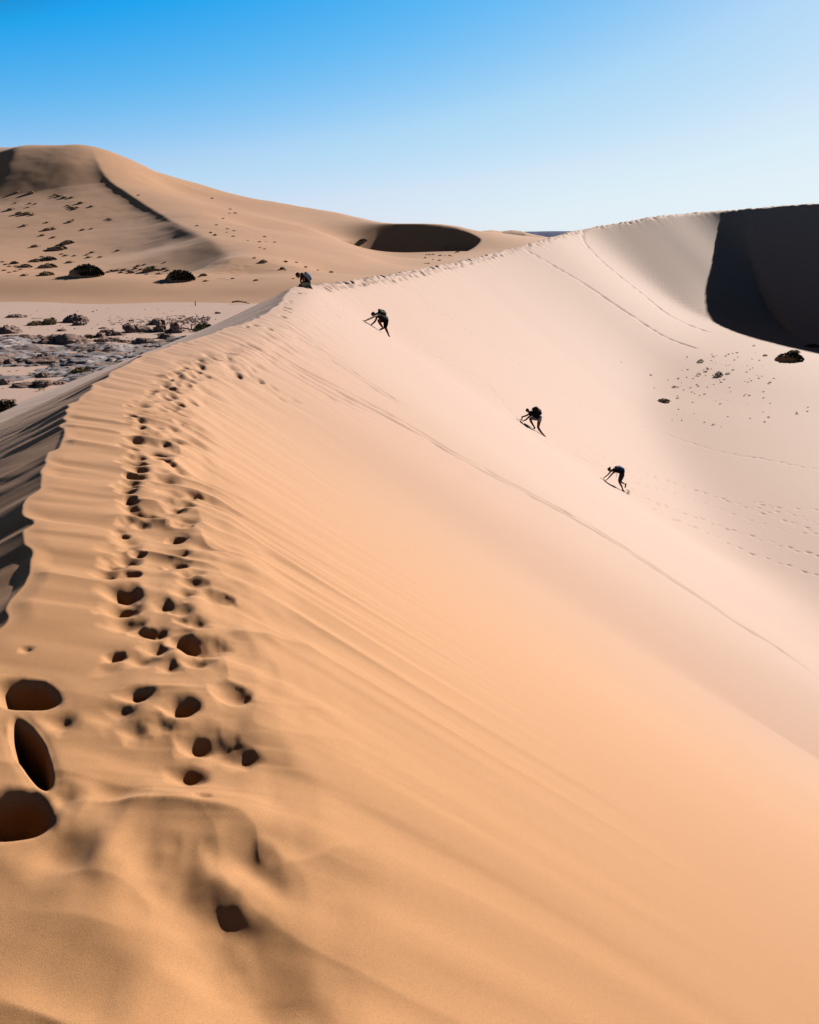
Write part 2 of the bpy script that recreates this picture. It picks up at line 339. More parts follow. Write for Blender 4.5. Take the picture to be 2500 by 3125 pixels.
# ------------------------------------------------------------------ far dune on the left (thin plate spline through surveyed points)
def tps_fit(p, z, lam=90.):
    n = len(p); r = np.hypot(p[:, None, 0]-p[None, :, 0], p[:, None, 1]-p[None, :, 1])
    K = np.where(r > 0, r*r*np.log(r+1e-12), 0)+lam*np.eye(n); Pm = np.hstack([np.ones((n, 1)), p])
    M = np.block([[K, Pm], [Pm.T, np.zeros((3, 3))]]); return np.linalg.solve(M, np.concatenate([z, np.zeros(3)]))
def tps_eval(c, p, x, y):
    h = c[-3]+c[-2]*x+c[-1]*y
    for k in range(len(p)):
        r2 = (x-p[k, 0])**2+(y-p[k, 1])**2; h = h+c[k]*.5*r2*np.log(r2+1e-9)
    return h
FD = [  # u, v, forward distance
    (-300,850,184),(0,850,184),(200,852,184),(400,856,184),(600,866,184),(800,862,184),(900,856,186),
    (-300,832,215),(0,832,215),(200,834,215),(400,838,215),(600,842,212),(760,842,205),
    (-300,780,240),(0,780,236),(200,780,238),(400,775,236),(560,770,228),(680,785,212),
    (-300,700,262),(0,690,262),(150,690,262),(300,690,262),
    (-300,600,290),(0,600,288),(150,600,286),(250,600,284),
    (-300,500,318),(0,500,314),(130,500,310),(220,510,304),
    (-300,445,335),(0,455,330),(90,461,328),(170,467,325),(240,465,320),(300,474,318),(340,478,324),
    (-300,470,400),(0,480,395),(240,500,400),(500,580,420),
    (880,836,196),
    (400,505,335),(460,535,345),(600,565,360),(700,590,368),(870,622,382),(1000,650,392),(1080,669,398),
    (400,540,308),(520,610,290),(620,665,270),(700,715,255),(800,765,235),(900,810,215),
    (540,590,318),(700,640,318),(780,700,285),(900,760,255),(1000,800,240),
    (850,660,340),(950,700,320),(1000,740,290),(1080,780,270),
    (1180,682,390),(1300,682,390),(1400,690,392),(1480,705,412),(1560,716,415),(1680,728,430),
    (1100,745,362),(1200,790,335),(1350,785,335),(1500,760,360),(1500,790,300),(1200,810,280),(1100,815,250),(1000,835,225),(1300,830,240),
    (1150,850,200),(1000,850,200),(1300,860,200)]
def fscale(u, y):
    k = np.interp(u, [500, 1150], [2.2, 1.25])
    return GS*(y if y < 190 else 190+(y-190)*k)
for u in (-300, 0, 250, 500, 750, 950): FD += [(u, 882, 176.5), (u, 905, 172)]
FPT = np.array([P(u, v, fscale(u, y)) for u, v, y in FD])
extra = [(x*GS, y*GS, z*GS) for x in np.arange(-180, 181, 36.) for y, z in ((163., -13.2), (156., -13.8))]
extra += [(x, 900., -12.) for x in (-250., -60., 60., 250.)]
FPT = np.vstack([FPT, np.array(extra)])
TC = tps_fit(FPT[:, :2], FPT[:, 2])
def ridge(x, y, pts, amp, wl, wr, soft=1.0):
    """a ridge line of given height, steep on its left side and gentle on its right"""
    W = catmull(np.array([[*P(u, v, fscale(u, d))[:2], k] for u, v, d, k in pts]), 8)
    S = W[1:, :2]-W[:-1, :2]; best = np.full(x.shape, 1e18); d = np.zeros(x.shape); kk = np.zeros(x.shape)
    for i in range(len(S)):
        L2 = (S[i]**2).sum(); dx = x-W[i, 0]; dy = y-W[i, 1]; t = np.clip((dx*S[i, 0]+dy*S[i, 1])/L2, 0, 1)
        ex = dx-t*S[i, 0]; ey = dy-t*S[i, 1]; q = ex*ex+ey*ey; m = q < best
        best = np.where(m, q, best); sg = np.sign(S[i, 0]*dy-S[i, 1]*dx)
        d = np.where(m, np.sqrt(q)*sg, d); kk = np.where(m, W[i, 2]*(1-t)+W[i+1, 2]*t, kk)
    e = np.sqrt(d*d+soft*soft)-soft
    return amp*kk*np.exp(-e/np.where(d > 0, wr, wl))
SP1 = [(285,492,318,0),(312,528,302,.75),(350,552,292,1),(400,580,283,.95),(480,625,267,.75),(560,676,251,.42),(640,728,238,0)]
SP2 = [(500,690,258,0),(570,718,247,.8),(640,750,236,1),(700,778,222,.6),(760,800,212,0)]
SP3 = [(150,466,332,0),(110,485,326,.6),(70,520,315,1),(40,570,300,.5),(20,610,288,0)]
BC = np.array([P(u, v, GS*440) for u, v in [(880,623),(960,639),(1050,661),(1085,667),(1110,673),(1150,679),(1200,682),(1250,682),(1300,682),(1350,684),(1400,690),(1450,702),(1490,709)]])
def HF(x, y):
    h = tps_eval(TC, FPT[:, :2], x, y)
    h = h+ridge(x, y, SP1, 3.2, 6, 60, .8)+ridge(x, y, SP2, 4.0, 12, 40, 3)+ridge(x, y, SP3, 8, 22, 80, 10)
    # the hollow in front of the far crest: a slip face cut back from the skyline
    cx = BC[:, 0]; zc = np.interp(x, cx, BC[:, 2]); yc = np.interp(x, cx, BC[:, 1])
    e = np.clip(np.abs((x-cx[2])/(cx[-1]-cx[2])*2-.90), 0, 3)**5*14
    dn = yc-y; face = zc-.68*softplus(dn, .4)+e
    cut = np.where(dn > 0, smax(face, -9.9*GS+0*x+.03*dn+e, 1.2), zc/yc*y+140*smooth(0, 110, cx[0]-x)+25*smooth(0, 60, x-cx[-1]))
    ins = (x > cx[0]-160) & (x < cx[-1]+160) & (dn > -400) & (dn < 60)
    h = np.where(ins, -smax(-h, -cut, .5), h)
    h = h+.35*fbm(x*.045, y*.045, 51, 3)*smooth(235, 260, y)*smooth(-35, -80, x)
    # wind-blown roughness round the foot of the dune
    m = smooth(238, 250, y)*smooth(330, 270, y)*smooth(-20, -60, x)
    h = h+m*.45*np.clip(fbm(x*.28, y*.28, 53, 3)-.12, 0, 1)
    return h
def hitf(u, v, y0=205, y1=780):
    d = raydir(u, v); ys = np.linspace(y0, y1, 1200)
    f = d[2]*ys-HF(d[0]*ys, ys); k = int(np.argmax(f < 0))
    if f[k] >= 0: return None
    yy = ys[k]; return np.array([d[0]*yy, yy, float(HF(np.array([d[0]*yy]), np.array([yy]))[0])])
X, Y = np.meshgrid(np.arange(-330, 210, .9), np.concatenate([np.arange(206, 300, .45), np.arange(300, 760, 1.0)]))
Z = HF(X, Y)
o = grid_mesh('far_dune', X, Y, Z, FARSAND); o['kind'] = 'structure'

# ------------------------------------------------------------------ desert floor to the horizon
X, Y = np.meshgrid(np.linspace(-6000, 6000, 60), np.linspace(-3000, 9000, 60))
o = grid_mesh('desert_floor', X, Y, X*0-26, FARSAND); o['kind'] = 'structure'
# ------------------------------------------------------------------ distant dunes and mesa
def far_range(name, pts, depth, mat, seed, rough):
    """a low range: ridge heights given along picture points, falling away to both sides"""
    W = np.array([P(u, v, y) for u, v, y in pts]); xs = np.linspace(W[0, 0], W[-1, 0], 160)
    yc = np.interp(xs, W[:, 0], W[:, 1]); zc = np.interp(xs, W[:, 0], W[:, 2])
    t = np.linspace(-1, 1, 61)[:, None]
    X = np.repeat(xs[None], 61, 0); Y = yc[None]+t*depth
    base = -21.0
    w = (1-np.abs(t)**1.3)
    Z = base+(zc[None]-base)*w+rough*fbm(X*.012, Y*.012, seed, 4)*(w*(1-w))*4
    o = grid_mesh(name, X, Y, Z, mat); o['kind'] = 'structure'; return o
far_range('distant_dunes', [(1440,722,900),(1470,705,930),(1500,702,950),(1530,706,960),(1560,702,960),(1590,705,950),(1620,714,940),(1660,722,930),(1720,730,900)], 150, FARSAND, 3, 9)
MESA, nt, b = new_mat('hazed_mesa_rock', (.06, .075, .16), .95, .05)  # blue of distance haze painted into the rock colour, no air in between
W = []
bm = bmesh.new()
prof = [(-1, -26), (-.55, 6), (-.40, 22), (-.30, 30), (0, 31), (.3, 30), (.45, 6), (1, -26)]
rows = []
for u in np.linspace(1560, 2000, 60):
    row = []
    for t, z in prof:
        p = P(u, 720, 3600+t*500+8*noise(np.array(u*.05), np.array(t*3), 8)); zz = z+(2.0*noise(np.array(u*.03), np.array(0.), 9)+1 if z > 10 else 0)
        if z > 25: zz = zz*smooth(1560, 1600, u)+(-20)*(1-smooth(1560, 1600, u))
        row.append(bm.verts.new((p[0], p[1], float(zz)-2)))
    rows.append(row)
for a_, b_ in zip(rows[:-1], rows[1:]):
    for k in range(len(prof)-1): bm.faces.new((a_[k], b_[k], b_[k+1], a_[k+1]))
me = bpy.data.meshes.new('mesa'); bm.to_mesh(me); bm.free(); me.materials.append(MESA)
o = bpy.data.objects.new('mesa', me); col.objects.link(o); o['kind'] = 'structure'

# ------------------------------------------------------------------ clay pan on the valley floor
CLAY, nt, b = new_mat('clay_pan', (.3, .28, .28), .9, .15)
v = mapping(nt, (1, 1, 1))
c = ramp(nt, noisetex(nt, v, .22, 5, .6), [(.36, (.25, .16, .115)), (.43, (.15, .135, .14)), (.58, (.22, .205, .22)), (.66, (.33, .32, .325)), (.74, (.46, .45, .455))])
c2 = ramp(nt, noisetex(nt, v, 2.3, 5, .7), [(.35, (.66, .62, .62)), (.62, (1.05, 1.05, 1.05))])
mx = N(nt, 'ShaderNodeMix', data_type='RGBA', blend_type='MULTIPLY'); mx.inputs['Factor'].default_value = 1
nt.links.new(c, mx.inputs['A']); nt.links.new(c2, mx.inputs['B'])
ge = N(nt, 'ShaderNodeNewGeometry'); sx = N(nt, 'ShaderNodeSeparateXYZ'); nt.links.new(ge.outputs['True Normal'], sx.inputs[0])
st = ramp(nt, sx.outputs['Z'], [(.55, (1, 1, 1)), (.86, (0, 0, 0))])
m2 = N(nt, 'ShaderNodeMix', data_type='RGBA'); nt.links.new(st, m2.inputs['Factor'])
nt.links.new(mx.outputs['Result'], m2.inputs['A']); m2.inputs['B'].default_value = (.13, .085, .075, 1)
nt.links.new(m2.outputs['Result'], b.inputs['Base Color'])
bump(nt, b, noisetex(nt, v, 5, 6, .7), .7, .12)
def pan_h(x, y):
    m = fbm(x*.035+3, y*.035, 61, 3)+.95*smooth(160, 120, y)*smooth(66, 84, y)*smooth(-8, -40, x)-.12
    n = fbm(x*.13, y*.16, 62, 5)*.75+.5*m
    q = n*6; k = np.floor(q); f = q-k
    terr = (k+smooth(.78, 1.0, f))*.17
    return GS*floor_left(x/GS, y/GS)-.55+terr*1.5+.16*fbm(x*.9, y*.9, 63, 4)+.55*np.clip(m, -1, 1)
X, Y = np.meshgrid(np.arange(-92, -14, .22), np.arange(68, 172, .22))
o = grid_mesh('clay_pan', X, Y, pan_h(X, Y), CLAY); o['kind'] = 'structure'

# ------------------------------------------------------------------ things
def tag(o, label, cat, group=None):
    o['label'] = label; o['category'] = cat
    if group: o['group'] = group
    return o
def empty(name, loc):
    o = bpy.data.objects.new(name, None); o.location = loc; o.empty_display_size = .3; col.objects.link(o); return o
def mesh_obj(name, bm, mat, parent=None, loc=None, smooth_=True):
    me = bpy.data.meshes.new(name); bm.to_mesh(me); bm.free()
    for p in me.polygons: p.use_smooth = smooth_
    for m in (mat if isinstance(mat, list) else [mat]): me.materials.append(m)
    o = bpy.data.objects.new(name, me); col.objects.link(o)
    if loc is not None: o.location = loc
    if parent: o.parent = parent
    return o
def n3(p, s):
    return float(noise(np.array(p[0]+p[2]*.7), np.array(p[1]-p[2]*1.3), s))
ROCK, nt, b = new_mat('clay_rock', (.2, .13, .11), .95, .1)
v = mapping(nt, (1, 1, 1))
c = ramp(nt, noisetex(nt, v, 1.6, 5, .65), [(.35, (.09, .058, .052)), (.55, (.19, .125, .105)), (.72, (.30, .21, .17))])
nt.links.new(c, b.inputs['Base Color']); bump(nt, b, noisetex(nt, v, 4, 6, .7), 1, .25)
def rock(u, v, wpx, hr, label, cat='rock', name='rock', seed=1, strata=.0, dr=.7, mat=ROCK, lump=.35, sink=.12, loc=None):
    p = hit(u, v) if loc is None else loc
    W = wpx*.92*np.linalg.norm(p)/F; Hh = W*hr*.78
    bm = bmesh.new(); bmesh.ops.create_icosphere(bm, subdivisions=5, radius=1)
    for q in bm.verts:
        c = q.co.copy(); k = 1+lump*n3(c*1.3, seed)+lump*.6*n3(c*2.9, seed+5)+lump*.35*n3(c*6.5, seed+9)+lump*.22*n3(c*14, seed+13)
        z = c.z*k
        if strata: z = z*(1-strata)+strata*(math.floor(z*3.5+.5)/3.5); k *= 1+.10*strata*n3(Vector((0, 0, z*6)), seed+3)
        if c.z < 0: z = c.z*.2
        q.co = Vector((c.x*k*W/2, c.y*k*W/2*dr, z*Hh))
    return tag(mesh_obj(name, bm, mat, None, (p[0], p[1], p[2]-Hh*sink)), label, cat)
rock(48, 968, 60, .16, 'flat low dark clay ledge on pale sand at the left edge, behind the pan', seed=2, strata=.7)
rock(228, 982, 78, .30, 'broad dark flat-topped clay butte standing on pink sand behind the pan', seed=3, strata=.6)
rock(240, 992, 44, .28, 'small dark clay block leaning on the near foot of the flat-topped butte', seed=33, strata=.4)
rock(163, 979, 22, .6, 'small dark knob of clay beside two brown shrubs', seed=4)
rock(418, 1012, 96, .34, 'big rounded brown clay boulder standing alone on pink sand', seed=5, lump=.28)
rock(486, 990, 44, .45, 'dark leaning rock behind the jagged clay tower', seed=6)
rock(500, 1012, 40, .85, 'jagged upright clay tower, tallest in the valley', seed=7, lump=.55, strata=.3)
rock(530, 1015, 46, .62, 'ragged clay lump touching the right side of the jagged tower', seed=8, lump=.5)
rock(505, 1032, 54, .26, 'low dark clay slab in front of the jagged tower', seed=9, strata=.5)
rock(26, 1015, 62, .30, 'pointed dark clay mound at the left edge of the photo', seed=10, lump=.45)
rock(60, 1036, 95, .16, 'long dark clay ledge behind green scrub at the left edge', seed=11, strata=.7)
rock(120, 1032, 28, .36, 'small dark block right of the long left ledge', seed=12)
rock(200, 1044, 122, .17, 'longest dark layered clay ledge bordering the grey pan', seed=13, strata=.8)
rock(247, 1040, 24, .62, 'reddish square clay stump at the right end of the longest ledge', seed=14, lump=.45)
rock(300, 1030, 34, .5, 'crumbling reddish clay hummock with dry grass on it', seed=15, lump=.5)
rock(345, 1024, 40, .5, 'row of crumbled reddish clay knobs in the middle of the valley', seed=16, lump=.75)
rock(338, 1040, 80, .15, 'dark thin ledge in front of the crumbled reddish knobs', seed=17, strata=.8)
rock(388, 1043, 50, .13, 'small flat dark slab right of the thin ledge', seed=18, strata=.8)
rock(440, 1047, 62, .30, 'grey dome-shaped clay mound close to the ridge', seed=19)
rock(515, 1045, 26, .4, 'small grey lump just left of the sand ridge', seed=20)
rock(188, 1010, 30, .22, 'small flat dark rock in front of the flat-topped butte', seed=21, strata=.5)
rock(312, 1003, 22, .25, 'tiny dark rock left of the big rounded boulder', seed=22)
rock(135, 1094, 44, .42, 'pointed dark clay block standing in the middle of the grey pan', seed=23, lump=.5)
rock(158, 1104, 170, .09, 'very long low dark ledge crossing the grey pan', seed=24, strata=.8)
rock(16, 1112, 52, .42, 'dark rugged clay block at the left edge of the grey pan', seed=25, lump=.5)
rock(168, 1123, 26, .4, 'small dark boulder lying alone on the grey pan', seed=26)
rock(222, 1120, 14, .45, 'tiny dark boulder right of the lone one on the grey pan', seed=27)
rock(134, 1150, 56, .28, 'low brown heap on the grey pan near the sand slope', seed=28)
rock(125, 1176, 118, .17, 'long dark eroded bank at the front of the grey pan', seed=29, strata=.4, lump=.5)
rock(182, 1172, 46, .2, 'short dark bank right of the long eroded bank', seed=30, strata=.4)
rock(10, 1172, 44, .4, 'dark clay mound in the front left corner of the pan', seed=31)
rock(26, 1228, 46, .26, 'nearest low dark clay mound, beside green scrub at the foot of the dune', seed=32)
rock(400, 980, 14, .4, 'small dark stone on the pebbly flat behind the big boulder', seed=40)
rock(392, 990, 16, .45, 'darker small stone just above the big rounded boulder', seed=41)
rock(666, 957, 18, .35, 'lone small dark rock on the pale flat next to the ridge', seed=42)
rock(360, 1065, 34, .22, 'low grey slab on the pan below the dome-shaped mound', seed=43, strata=.5)
rock(390, 1068, 30, .35, 'second grey slab on the pan, right of the low one', seed=44, strata=.4)
rock(292, 1057, 22, .3, 'small dark slab at the back edge of the pan', seed=45, strata=.5)
rock(210, 1106, 20, .5, 'little dark heap at the right end of the very long ledge', seed=46)
rock(292, 1108, 22, .5, 'dark stone on the right part of the pan', seed=47)
# stones too many to count: pebbles on the flats
PEB = bmesh.new(); rr_ = random.Random(9)
def pebble(bm, p, s, rr):
    m = Matrix.Translation(p) @ Matrix.Rotation(rr.uniform(0, 6), 4, 'Z') @ Matrix.Diagonal((s*rr.uniform(.8, 1.6), s, s*rr.uniform(.4, .8), 1))
    r = bmesh.ops.create_icosphere(bm, subdivisions=1, radius=.5, matrix=m)
    for q in r['verts']: q.co += Vector((rr.uniform(-.1, .1), rr.uniform(-.1, .1), rr.uniform(-.06, .06)))*s
for k in range(900):
    if k < 480: u = rr_.uniform(330, 640); vv = rr_.gauss(978, 7)
    elif k < 600: u = rr_.uniform(0, 760); vv = rr_.uniform(940, 1010)
    else: u = rr_.uniform(0, 520); vv = rr_.uniform(1020, 1230)
    d = raydir(u, vv); z = GS*-13.05; y = z/d[2]; x = d[0]*y
    if abs(float(H(np.array([x]), np.array([y]), False)[0])-z) > .6: continue
    pebble(PEB, Vector((x, y, max(z, float(pan_h(np.array(x), np.array(y)))) if -92 < x < -14 and 68 < y < 172 else z)), rr_.uniform(.15, .55)*(1.3 if k < 480 else 1), rr_)
o = mesh_obj('loose_stones', PEB, ROCK, smooth_=False); o['kind'] = 'stuff'; o['label'] = 'dark pebbles and clods scattered over the valley floor'; o['category'] = 'stones'

# ------------------------------------------------------------------ plants
def leafmat(name, c0, c1):
    c0 = tuple(q*.6 for q in c0); c1 = tuple(q*.6 for q in c1); m, nt, b = new_mat(name, c0, .8, .08)
    oi = N(nt, 'ShaderNodeNewGeometry'); nt.links.new(ramp(nt, oi.outputs['Random Per Island'], [(0, c0), (1, c1)]), b.inputs['Base Color']); return m
GREEN = leafmat('scrub_green', (.045, .055, .018), (.11, .12, .045)); DRY = leafmat('dry_grass', (.16, .11, .045), (.30, .22, .11)); DARKG = leafmat('dark_scrub', (.024, .022, .012), (.075, .062, .034))
def blades(bm, rr, W, Hh, n, bl, bw, dome=True, D=None):
    D = D or W
    for k in range(n):
        a = rr.uniform(0, 2*math.pi); r = math.sqrt(rr.random()); x = r*math.cos(a)*W/2; y = r*math.sin(a)*D/2
        zt = Hh*(1-r*r)**.6*rr.uniform(.25, 1) if dome else 0
        p = Vector((x, y, zt*.8)); d = Vector((x/W*1.6+rr.uniform(-.6, .6), y/D*1.6+rr.uniform(-.6, .6), rr.uniform(.4, 1.2))).normalized()
        s = d.cross(Vector((rr.uniform(-1, 1), rr.uniform(-1, 1), .1))).normalized()*bw; L = bl*rr.uniform(.5, 1.2)
        m = p+d*L*.55; t = p+d*L+Vector((rr.uniform(-.2, .2), rr.uniform(-.2, .2), -.1))*L
        v1, v2, v3, v4, v5 = [bm.verts.new(q) for q in (p-s*.6, p+s*.6, m+s, m-s, t)]
        bm.faces.new((v1, v2, v3, v4)); bm.faces.new((v4, v3, v5))
def mound_bm(W, D, Hh, seed):
    bm = bmesh.new(); bmesh.ops.create_icosphere(bm, subdivisions=4, radius=1)
    for q in bm.verts:
        c = q.co.copy(); k = 1+.16*n3(c*1.5, seed)+.07*n3(c*4, seed+1); z = c.z*k if c.z > 0 else c.z*.25
        q.co = Vector((c.x*k*W/2, c.y*k*D/2, z*Hh))
    return bm
def shrub(u, v, wpx, hr, label, mat=GREEN, seed=1, n=420, mound=.55, far=False, group=None, name='shrub', cat='shrub', msand=None, tail=0):
    """a shrub, and the sand mound it has caught where there is one"""
    p = hitf(u, v) if far else hit(u, v)
    if p is None: p = hit(u, v) if far else hitf(u, v)
    W = wpx*np.linalg.norm(p)/F; Hh = W*hr; rr = random.Random(seed)
    root = tag(empty(name, (p[0], p[1], p[2]-.05*Hh)), label, cat, group)
    bm = bmesh.new(); blades(bm, rr, W, Hh, n*2 if mat is DARKG else n, Hh*(.24 if mat is DARKG else .38), W*.026, True, W*.85)
    f = mesh_obj('foliage', bm, mat, root, smooth_=False)
    if mound: mesh_obj('sand_mound', mound_bm(W*(.78+tail*.6), W*.7, Hh*mound*(.8 if mat is DARKG else .9), seed), msand or FARSAND, root, (-W*tail*.35, -W*tail*.25, 0))
    return root
def copy_tree(o, loc, sc, rz, label):
    r = o.copy(); col.objects.link(r); r.location = loc; r.scale = (sc, sc, sc); r.rotation_euler.z = rz; r['label'] = label
    for ch in list(o.children):
        c = ch.copy(); col.objects.link(c); c.parent = r
    return r
shrub(110, 992, 38, .35, 'low brown shrub on pink sand, left of a larger brown one', DRY, 1, 300, .4)
shrub(152, 990, 36, .5, 'bushier brown shrub beside the small dark clay knob', DRY, 2, 360, .5)
shrub(272, 1033, 28, .5, 'small rounded olive shrub right of the longest clay ledge', GREEN, 3, 300, .3)
shrub(322, 1015, 32, .3, 'flat dry grass tuft growing on the crumbling clay hummock', DRY, 4, 300, .3)
shrub(622, 1003, 44, .45, 'green shrub half hidden behind the sand ridge, right of the clay tower', GREEN, 5, 420, .3)
shrub(602, 1012, 24, .5, 'small yellow-green shrub touching the green one behind the ridge', GREEN, 6, 260, 0)
shrub(20, 1034, 40, .26, 'pale green low scrub at the left edge, in front of a dark ledge', GREEN, 7, 260, 0)
shrub(58, 1036, 34, .28, 'second patch of green scrub right of the pale one at the left edge', GREEN, 8, 260, 0)
shrub(250, 1142, 52, .45, 'orange and green shrub at the foot of the dune, by the front of the pan', DRY, 9, 420, .3)
shrub(20, 1250, 60, .45, 'dark green shrub in the bottom left corner of the valley', DARKG, 10, 420, .3)
shrub(128, 1192, 16, .7, 'tiny dry stalky plant on the sand slope left of the pan', DRY, 11, 80, 0)
# the posts and dead wood
WOOD, nt, b = new_mat('dead_wood', (.10, .07, .055), .9, .1)
def tube(bm, pts, r0, r1, seg=7):
    pts = [Vector(p) for p in pts]; prev = None
    for i, p in enumerate(pts):
        t = (pts[min(i+1, len(pts)-1)]-pts[max(i-1, 0)]).normalized(); a = t.cross(Vector((.3, .9, .2))).normalized(); b_ = t.cross(a)
        r = r0+(r1-r0)*i/(len(pts)-1); ring = [bm.verts.new(p+(a*math.cos(k*6.2832/seg)+b_*math.sin(k*6.2832/seg))*r) for k in range(seg)]
        if prev:
            for k in range(seg): bm.faces.new((prev[k], prev[(k+1) % seg], ring[(k+1) % seg], ring[k]))
        else: bm.faces.new(ring[::-1])
        prev = ring
    bm.faces.new(prev)
def branches(u, v, wpx, label, seed, n=5, up=.5):
    p = hit(u, v); W = wpx*np.linalg.norm(p)/F; rr = random.Random(seed); bm = bmesh.new()
    tube(bm, [(-W*.5, 0, .1*W), (-W*.15, .05*W, .16*W), (W*.2, -.03*W, .1*W), (W*.5, .04*W, .02*W)], W*.045, W*.02)
    for k in range(n):
        x = rr.uniform(-.4, .4)*W; a = rr.uniform(-1, 1)
        tube(bm, [(x, 0, .1*W), (x+a*.12*W, rr.uniform(-.1, .1)*W, .1*W+up*.25*W), (x+a*.25*W, rr.uniform(-.2, .2)*W, .1*W+up*rr.uniform(.3, .6)*W)], W*.022, W*.006, 5)
    tag(mesh_obj('dead_branch', bm, WOOD, None, tuple(p)), label, 'branch')
branches(570, 1012, 60, 'dark fallen dead branch between the clay tower and the ridge', 3)
branches(478, 1010, 30, 'bare spiky dead branch at the left foot of the clay tower', 4, 6, 1.0)
branches(480, 1064, 46, 'dark dead branch lying across the grey pan near the ridge', 5, 5, .6)
branches(735, 928, 50, 'thin dark dead branch lying on the pale flat beside the ridge', 6, 3, .2)
for u, v, h, lab in ((597, 933, 13, 'short dark wooden post standing alone on the pale flat'), (585, 1008, 18, 'weathered wooden post beside the green shrub near the ridge')):
    p = hit(u, v); hh = h*np.linalg.norm(p)/F; bm = bmesh.new(); tube(bm, [(0, 0, -.1), (.02, 0, hh*.5), (.05, .02, hh)], .14, .11, 8)
    tag(mesh_obj('post', bm, WOOD, None, tuple(p)), lab, 'post')

# the two big shrub hummocks and the other plants on the far dune
A = 1/1.9167
def fz(x, y): return x*A, 440+y*A
BIG = [((515,768),80,.42,'largest dark green shrub hummock at the far dune foot, left of the big pair',DARKG,.75,.35),
       ((1058,795),74,.44,'big dark dome-shaped shrub hummock, right of the pair at the far dune foot',DARKG,.75,.3),
       ((290,722),38,.36,'dark shrub hummock left of the largest pair on the far dune foot',DARKG,.8,.5),
       ((578,748),18,.4,'small dark shrub touching the right side of the largest hummock',DARKG,.5,.2),
       ((880,742),34,.4,'bushy shrub in the stony patch between the two big hummocks',GREEN,.6,.3),
       ((275,766),36,.3,'low shrub hummock at the lip of the brown bank, below and left of the largest',GREEN,.6,.2),
       ((150,720),34,.28,'flat dark hummock near the left edge of the far dune foot',DARKG,.8,.4),
       ((85,700),20,.4,'small dark shrub nearest the left edge on the far dune foot',DARKG,.6,.3),
       ((352,614),36,.36,'larger of two joined shrubs on the lower brown face of the far dune',DARKG,.8,.6),
       ((402,580),28,.36,'smaller upper one of two joined shrubs on the brown face',DARKG,.8,.5),
       ((215,688),30,.3,'left one of two dark shrubs side by side above the far dune foot',DARKG,.8,.4),
       ((287,678),38,.3,'right and wider one of two dark shrubs side by side above the far dune foot',DARKG,.8,.4),
       ((1540,694),20,.5,'leftmost dark green shrub on bright sand behind the kneeling hiker',GREEN,.3,.1),
       ((1652,733),14,.55,'compact dark shrub above and left of the kneeling hiker',GREEN,.3,.1),
       ((1672,690),11,.5,'tiny green shrub higher up the bright sand behind the kneeling hiker',GREEN,.3,.1),
       ((1258,535),9,.6,'right one of two tiny green shrubs below the sharp spur',GREEN,.3,0),
       ((1233,520),7,.6,'left one of two tiny green shrubs below the sharp spur',GREEN,.3,0),
       ((1190,772),20,.45,'stalky brown shrub right of the dome-shaped hummock',DRY,.5,.2)]
for (xy, w, hr, lab, mt, md, tl) in BIG:
    u, v = fz(*xy); shrub(u, v, w, hr, lab, mt, int(xy[0]), 620 if w > 60 else 300, md, True, None, 'shrub', 'shrub', None, tl)
shrub(1011, 832, 12, .5, 'small dark shrub up and right of the kneeling hiker on the bright far sand', GREEN, 77, 160, .3, True)
shrub(970, 826, 8, .5, 'tiny shrub directly right of the kneeling hiker beyond the crest', GREEN, 78, 120, .3, True)
shrub(933, 817, 11, .5, 'small shrub just above the kneeling hiker on the far sand', GREEN, 79, 160, .3, True)
shrub(1108, 737, 24, .36, 'dark lone shrub hummock at the left tip of the dark bowl', DARKG, 80, 300, .7, True)
base = shrub(*fz(105, 282), 11, .4, 'x', DARKG, 90, 60, .8, True, 'grass hummocks dotted over the brown face of the far dune', 'grass_hummock', 'hummock', None, .6)
bp = Vector(base.location); bw = 11*bp.length/F
UP = [(195,286,1.6),(207,276,.8),(328,297,.8),(345,302,1),(360,304,.8),(380,312,1),(390,314,.8),(424,314,1),(480,346,1.3),(95,346,.7),(180,348,.8),(213,350,.7),(168,370,.7),(70,384,1.5),(125,408,1.7),(170,410,1.9),(195,416,1),
      (400,360,.8),(415,368,.9),(430,374,1.1),(445,380,1),(455,372,1),(540,366,1),(150,478,1.3),(280,460,.9),(415,456,1.2),(433,444,.7),(287,502,1.7),(318,497,1.6),(640,438,.9),(652,444,.8),(490,502,1),(540,496,.8),(255,534,1.1),(318,547,1.1),
      (215,600,1.7),(390,654,1.2),(365,644,.8),(440,655,.9),(545,634,1.1),(512,650,.9),(525,664,1.3),(592,661,1),(695,624,1.1),(250,661,.9),(415,694,1.6),(470,716,.9),(20,690,.9),(40,706,1.1),(60,716,.9),(100,716,1),(125,735,.9),(30,740,1),(60,752,.9),(95,745,1),(150,770,1.5),
      (640,750,1.2),(660,742,1.2),(690,742,1.5),(700,735,1),(735,737,1.4),(715,752,1.2),(760,742,1),(780,752,1.8),(800,728,1.2),(815,714,1.2),(830,734,1),(850,705,.9),(905,720,1.3),(930,735,1),(970,730,1.4),(985,741,1),(935,762,1.4),(968,692,.7),(860,762,.9),(1208,803,1.2),(1365,788,1),(1503,797,1.2),(1170,778,1),(1157,479,.8),(813,300,.7)]
LBUP = 'small grass-topped sand hummock, one of many on the upper brown face of the far dune'
LBLO = 'small dark grass hummock, one of many along the stony foot of the far dune'
base['label'] = LBUP
for i, (x, y, k) in enumerate(UP):
    p = hitf(*fz(x, y))
    if p is None: continue
    o = copy_tree(base, p, k*np.linalg.norm(p)/bp.length, random.uniform(-.5, .5), LBUP if y < 600 else LBLO)
    if y >= 600: o['group'] = 'grass hummocks along the stony foot of the far dune'
rng2 = random.Random(21)
